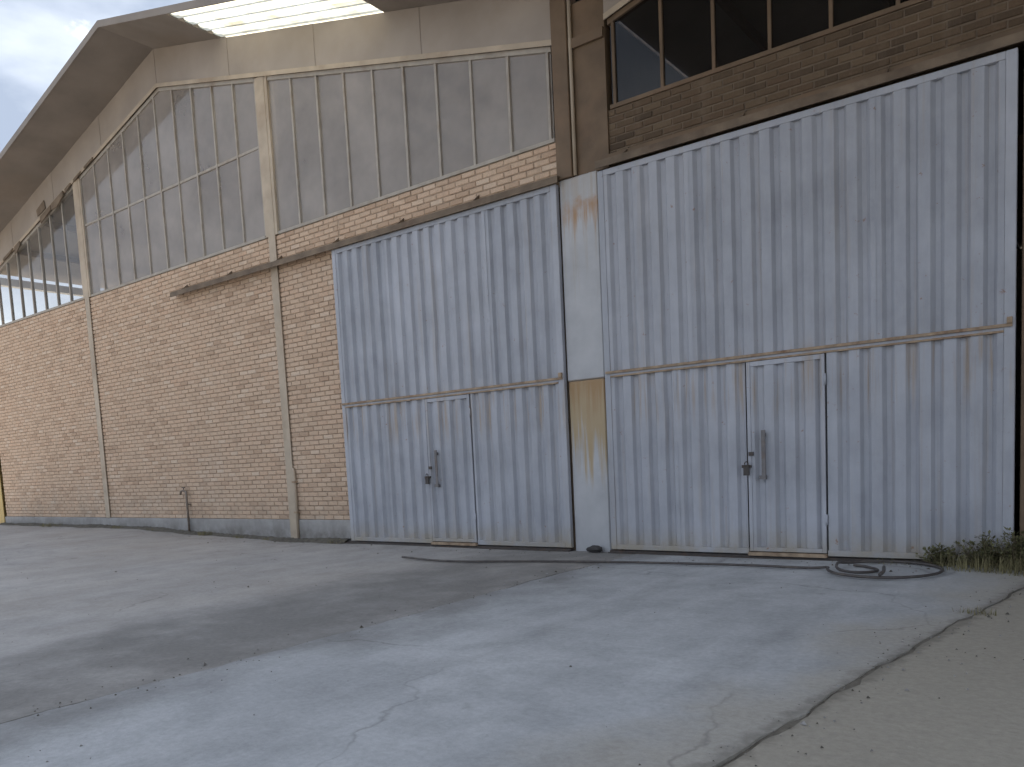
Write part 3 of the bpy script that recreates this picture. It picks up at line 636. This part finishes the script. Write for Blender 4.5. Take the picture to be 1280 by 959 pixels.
# ------------------------------------------------------------------ gates
PIT = 0.2013
def gate(x0, x1, wk, ztop, zmid, label, seed):
    g = empty('sliding_gate', ((x0+x1)/2, -0.08, 0), label, 'gate', 'corrugated steel gates')
    yf = -0.100
    w0, w1 = wk
    zb = 0.035
    # frame
    for a, b in ((x0, x0+0.075), (x1-0.085, x1)): MB().box(a, b, yf-0.004, yf+0.06, zb, ztop).build('stile', M_GATE, g, bevel=0.004)
    MB().box(x0+0.076, x1-0.086, yf-0.004, yf+0.06, ztop-0.065, ztop).build('top_rail', M_GATE, g, bevel=0.004)
    MB().box(x0+0.076, w0-0.004, yf-0.003, yf+0.06, zb, zb+0.06).build('bottom_rail', M_GATE, g, bevel=0.004)
    MB().box(w1+0.004, x1-0.086, yf-0.003, yf+0.06, zb, zb+0.06).build('bottom_rail', M_GATE, g, bevel=0.004)
    xa, xb = x0+0.077, x1-0.087
    n = round((xb-xa)/PIT); per = (xb-xa)/n
    ph = xa-0.46*per*0.5
    # corrugated sheets, upper in two lapped lengths of full height
    rg = random.Random(seed)
    def sheets(a, b, z0, z1, step):
        k = max(1, round((b-a)/(per*step))); ed = [a]+[a+per*round((b-a)/per*q/k) for q in range(1, k)]+[b]
        for q, (u, v) in enumerate(zip(ed, ed[1:])):
            dents = [(rg.uniform(u, v), rg.uniform(z0, z1), rg.uniform(0.004, 0.016), rg.uniform(0.07, 0.22)) for _ in range(rg.randint(1, 3))]
            MB().corr(u-(per*0.30 if q else 0), v, z0, z1, yf+(0.004 if q % 2 else 0), 0.042, per, phase=ph, wob=0.0035, dents=dents).build('corrugated_sheet', M_GATE, g)
    sheets(xa, xb, zmid+0.047, ztop-0.066, 5)
    sheets(xa, w0-0.012, zb+0.061, zmid-0.026, 4.5)
    sheets(w1+0.012, xb, zb+0.061, zmid-0.026, 4)
    # middle rail: two bare angles with a painted strip between
    MB().box(x0+0.076, x1-0.086, yf-0.004, yf+0.05, zmid-0.006, zmid+0.018).build('middle_strip', M_GATE, g)
    MB().box(x0+0.02, x1-0.02, yf-0.024, yf+0.05, zmid+0.019, zmid+0.046).build('middle_rail', M_RAIL, g)
    MB().box(x0+0.076, x1-0.086, yf-0.012, yf+0.05, zmid-0.025, zmid-0.007).build('middle_rail', M_RAIL, g)
    MB().box(x1-0.060, x1-0.02, yf-0.04, yf-0.004, zmid+0.047, zmid+0.10).build('stop_lug', M_RAIL, g)
    for q in (w0, w1): MB().box(q-0.16, q+0.06, yf+0.062, yf+0.068, zb, zmid-0.02).build('leak_backing', M_DARK, g)  # dark backing strips added to block light leaking through the slits
    # wicket door
    dz1 = zmid-0.030
    d = MB()
    d.box(w0+0.006, w0+0.045, yf-0.010, yf+0.05, zb+0.03, dz1); d.box(w1-0.045, w1-0.006, yf-0.010, yf+0.05, zb+0.03, dz1)
    d.box(w0+0.046, w1-0.046, yf-0.008, yf+0.05, zb+0.03, zb+0.075); d.box(w0+0.046, w1-0.046, yf-0.008, yf+0.05, dz1-0.05, dz1)
    door = d.build('wicket_door', M_GATE, g, bevel=0.003)
    MB().corr(w0+0.046, w1-0.046, zb+0.076, dz1-0.051, yf-0.004, 0.042, per, phase=ph, wob=0.002).build('door_sheet', M_GATE, door)
    m = MB(); m.box(w0-0.055, w0+0.045, yf-0.035, yf-0.011, 0.955, 0.985); m.box(w0-0.03, w0+0.03, yf-0.055, yf-0.036, 0.875, 0.965)
    m.tube([(w0-0.018,yf-0.046,0.966),(w0-0.018,yf-0.046,1.005),(w0,yf-0.046,1.022),(w0+0.018,yf-0.046,1.005),(w0+0.018,yf-0.046,0.966)], 0.006, 6)
    m.build('padlock', M_DARK, door)
    MB().box(w0+0.02, w0+0.07, yf-0.03, yf-0.011, 1.08, 1.12).build('hasp', M_DARK, door)
    hx = w0+0.185
    m = MB(); m.box(hx-0.02, hx+0.022, yf-0.055, yf-0.040, 0.86, 1.34); m.box(hx-0.05, hx+0.02, yf-0.050, yf-0.002, 0.83, 0.87); m.box(hx-0.012, hx+0.014, yf-0.045, yf-0.002, 1.27, 1.31)
    m.build('pull_handle', M_DARKP, door, bevel=0.003)
    for z in (0.35, 1.75):
        MB().tube([(w1, yf-0.014, z), (w1, yf-0.014, z+0.11)], 0.012, 8).build('hinge', M_GATE, door, smooth=True)
    MB().box(w0+0.0, w1+0.0, yf-0.045, yf+0.03, zb-0.012, zb+0.022).build('threshold', M_RAIL, g)
    return g
gate(-4.56, -0.552, (-2.86,-2.05), 4.40, 2.085, 'pale steel gate between brick wall and rust streaked pillar', 1)
gate(0.015, 4.085, (1.70,2.50), 4.40, 2.085, 'pale steel gate right of the pillar with weeds at its foot', 2)
# floor rails under the gates
for x0, x1, lb in ((-4.9,-0.56,'dark floor rail under the gate left of the pillar'), (0.0,4.4,'dark floor rail under the gate right of the pillar')):
    m = MB(); m.box(x0, x1, -0.115, -0.105, 0.0-0.03, 0.022); m.box(x0, x1, -0.075, -0.065, -0.03, 0.022); m.box(x0, x1, -0.16, -0.02, -0.03, 0.006)
    tag(m.build('floor_rail', M_DARK), lb, 'rail', 'gate floor rails')

# ------------------------------------------------------------------ small things
def chaikin(p, it=3):
    for _ in range(it):
        q = [p[0]]
        for a, b in zip(p, p[1:]):
            a, b = Vector(a), Vector(b); q += [a*0.75+b*0.25, a*0.25+b*0.75]
        q.append(p[-1]); p = q
    return p
HR = 0.013
hz = HR+0.004
run = [(-2.3,-1.30,hz),(-1.4,-1.50,hz),(-0.5,-1.18,hz),(0.3,-1.00,hz),(1.2,-0.86,hz),(2.0,-0.78,hz),(2.55,-0.82,hz)]
loop = [(3.15+0.47*math.cos(t), -0.72+0.50*math.sin(t), hz+0.006) for t in [math.pi*1.0+k*2*math.pi/20 for k in range(0, 19)]]
tail = [(2.72,-0.62,hz+0.04),(2.80,-0.92,hz+0.012),(3.0,-1.02,hz+0.006),(3.16,-0.80,hz),(2.96,-0.55,hz),(2.85,-0.52,hz)]
hose = MB().tube(chaikin(run+loop+tail, 2), HR, 8)
hose.tube([(3.17,-0.80,hz+0.036),(3.22,-1.05,hz+0.036),(3.23,-1.24,hz+0.036)], 0.015, 8)
tag(hose.build('hose', M_HOSE, smooth=True), 'black rubber hose coiled in a loop in front of the right gate', 'hose')

sp = empty('standpipe', (-9.1,-0.06,ground_z(-9.1)), 'thin rusty standpipe with a tap against the brick wall', 'standpipe')
MB().tube([(-9.08,-0.065,0.03),(-9.08,-0.065,0.84),(-9.085,-0.067,0.86)], 0.021, 8).build('riser', M_GALV, sp, smooth=True)
MB().tube([(-9.08,-0.065,0.85),(-9.17,-0.075,0.875),(-9.22,-0.085,0.86),(-9.235,-0.09,0.80)], 0.020, 8).build('spout', M_GALV, sp, smooth=True)
m = MB(); m.tube([(-9.15,-0.07,0.87),(-9.15,-0.07,0.93)], 0.009, 6); m.box(-9.20,-9.10,-0.08,-0.06,0.925,0.94); m.build('tap_handle', M_DARK, sp)
MB().box(-9.115,-9.045,-0.045,-0.001,0.60,0.625).build('pipe_clip', M_GALV, sp)

def rock(name, c, r, mat, seed, label, cat, squash=0.6):
    rnd = random.Random(seed); m = MB(); vs = []; fs = []; nu, nv = 10, 6
    for j in range(nv+1):
        for i in range(nu):
            th = math.pi*j/nv; ph = 2*math.pi*i/nu; k = r*(1+rnd.uniform(-0.2, 0.2)) if 0 < j < nv else r
            vs.append((c[0]+k*1.35*math.sin(th)*math.cos(ph), c[1]+k*math.sin(th)*math.sin(ph), c[2]+k*squash*math.cos(th)))
    for j in range(nv):
        for i in range(nu): fs.append((j*nu+i, (j+1)*nu+i, (j+1)*nu+(i+1)%nu, j*nu+(i+1)%nu))
    return tag(m.add(vs, fs).build(name, mat), label, cat)
rock('stone', (-0.20,-0.13,0.035), 0.075, M_STONE, 3, 'black stone lying at the foot of the pillar between the gates', 'stone')

# weeds
def blade(m, p, h, lean, az, wd):
    n = 4; d = Vector((math.cos(az), math.sin(az), 0)); s = Vector((-d.y, d.x, 0))
    vs = []
    for i in range(n+1):
        t = i/n; c = Vector(p)+d*lean*t*t+Vector((0,0,h*(t-0.25*t*t*lean/max(h,0.01))))
        ww = wd*(1-t)**0.7; vs += [c-s*ww, c+s*ww]
    m.add(vs, [(2*i,2*i+1,2*i+3,2*i+2) for i in range(n)])
def leaf(m, p, l, wd, d, up):
    d = d.normalized(); s = d.cross(up); s = s.normalized() if s.length > 0.01 else Vector((1,0,0)); p = Vector(p)
    m.add([p, p+d*l*0.5+s*wd, p+d*l, p+d*l*0.5-s*wd], [(0,1,2,3)])
def grass_tuft(name, c, r, h, n, seed, label, group):
    rnd = random.Random(seed); m = MB()
    for _ in range(n):
        a = rnd.uniform(0, 6.283); q = r*math.sqrt(rnd.random())
        blade(m, (c[0]+q*math.cos(a)*1.3, c[1]+q*math.sin(a)*0.7, c[2]-0.01), h*rnd.uniform(0.4, 1.0), rnd.uniform(0.02, 0.5)*h, rnd.uniform(0, 6.283), rnd.uniform(0.0018, 0.0045))
    return tag(m.build(name, M_GRASS), label, 'grass', group)
def weed(c, r, h, stems, seed, label, group):
    rnd = random.Random(seed); root = empty('weed', c, label, 'weed', group)
    st = MB(); lf = MB()
    for _ in range(stems):
        a = rnd.uniform(0, 6.283); q = rnd.random(); hh = h*rnd.uniform(0.45, 1.0)*(1-0.35*q)
        b = Vector((c[0]+0.25*r*q*math.cos(a), c[1]+0.2*r*q*math.sin(a), c[2]-0.01)); tip = Vector((c[0]+r*q*1.15*math.cos(a), c[1]+0.6*r*q*math.sin(a), c[2]+hh))
        mid = b.lerp(tip, 0.5)+Vector((0,0,0.08*hh)); pts = [b, mid, tip]; st.tube(pts, [0.004,0.003,0.0012], 4)
        for k in range(rnd.randint(16, 26)):
            t = rnd.uniform(0.15, 1.0); p = b.lerp(mid, t*2) if t < 0.5 else mid.lerp(tip, t*2-1)
            d = Vector((rnd.uniform(-1,1), rnd.uniform(-1,1), rnd.uniform(-0.3,0.9)))
            leaf(lf, p+d*0.012, rnd.uniform(0.025,0.06), rnd.uniform(0.006,0.014), d, Vector((rnd.uniform(-.3,.3),rnd.uniform(-.3,.3),1)))
    st.build('stems', M_STEM, root); lf.build('leaves', M_LEAF, root); return root
weed((4.15,-0.30,-0.02), 0.30, 0.46, 60, 31, 'tallest bushy olive weed at the right end of the gate', 'weeds by the right gate')
weed((3.88,-0.24,-0.01), 0.26, 0.33, 46, 32, 'middle olive weed just left of the tallest weed', 'weeds by the right gate')
weed((3.55,-0.22,0.0), 0.22, 0.20, 30, 33, 'low sprawling olive weed beside the hose loop', 'weeds by the right gate')
weed((4.55,-0.30,-0.02), 0.34, 0.50, 60, 34, 'olive weed beyond the gate jamb at the picture edge', 'weeds by the right gate')
grass_tuft('grass_tuft', (3.95,-0.36,-0.01), 0.34, 0.20, 420, 41, 'dry grass in front of the weeds at the right gate', 'dry grass tufts')
grass_tuft('grass_tuft', (4.32,-0.48,-0.02), 0.32, 0.22, 380, 42, 'dry grass at the right picture edge below the tallest weed', 'dry grass tufts')
grass_tuft('grass_tuft', (-8.45,-0.14,ground_z(-8.45)), 0.16, 0.11, 170, 43, 'small grass tuft at plinth just right of the standpipe', 'dry grass tufts')
grass_tuft('grass_tuft', (-7.4,-0.13,ground_z(-7.4)), 0.12, 0.07, 120, 44, 'small grass tuft at plinth midway between standpipe and column', 'dry grass tufts')
grass_tuft('grass_tuft', (-14.6,-0.16,ground_z(-14.6)), 0.30, 0.12, 170, 45, 'grass tuft at the plinth left of the farthest column', 'dry grass tufts')
grass_tuft('grass_tuft', (-4.85,-0.14,0), 0.16, 0.09, 150, 46, 'small grass tuft at the left corner of the left gate', 'dry grass tufts')

# more plants rooted in the joints
for i, (c, r, h, n, lb) in enumerate([((4.05,-2.35,-0.01),0.10,0.07,60,'tiny grass tuft in the slab joint nearest the weeds'), ((-11.6,-0.15,ground_z(-11.6)),0.18,0.09,110,'small grass tuft at plinth just right of the farthest column'),
        ((-10.3,-0.14,ground_z(-10.3)),0.12,0.07,80,'small grass tuft at plinth left of the standpipe'), ((-6.6,-0.13,ground_z(-6.6)),0.10,0.06,70,'tiny grass tuft at plinth just left of the nearer column'), ((3.2,-0.17,0.0),0.22,0.07,110,'short grass fringe under the gate behind the hose loop')]):
    grass_tuft('grass_tuft', c, r, h, n, 60+i, lb, 'dry grass tufts')
# grit and small stones lying about the yard
rnd = random.Random(77); gr = MB(); gd = MB()
def grain(m, x, y, z, r):
    a = rnd.uniform(0, 6.28); q = [(x+r*math.cos(a+k*2.09)*rnd.uniform(.7,1.3), y+r*math.sin(a+k*2.09)*rnd.uniform(.7,1.3), z-r*0.2) for k in range(3)]
    m.add(q+[(x,y,z+r*rnd.uniform(.5,.9))], [(0,1,3),(1,2,3),(2,0,3)])
for _ in range(1300):
    t = rnd.random()
    if t < 0.35: x = rnd.uniform(-17, 4.3); y = -0.18-abs(rnd.gauss(0, 0.35))
    elif t < 0.6: y = -0.3-rnd.random()*7.5; x = j2(y)+rnd.gauss(0.05, 0.16)
    elif t < 0.75: y = -0.3-rnd.random()*7.5; x = j1(y)+rnd.gauss(0, 0.10)
    else: x = rnd.uniform(-9, 6); y = -rnd.random()*8
    if y > -0.2: y = -0.2
    grain(gr if rnd.random() < 0.5 else gd, x, y, ground_z(x)+uneven(x, y), rnd.uniform(0.003, 0.009) if rnd.random() < 0.93 else rnd.uniform(0.010, 0.019))
tag(gr.build('gravel', M_PLINTH), 'pale grit and small stones strewn over the concrete yard', 'gravel', kind='stuff')
tag(gd.build('gravel', M_SOIL), 'dark crumbs of soil strewn over the concrete yard', 'gravel', kind='stuff')
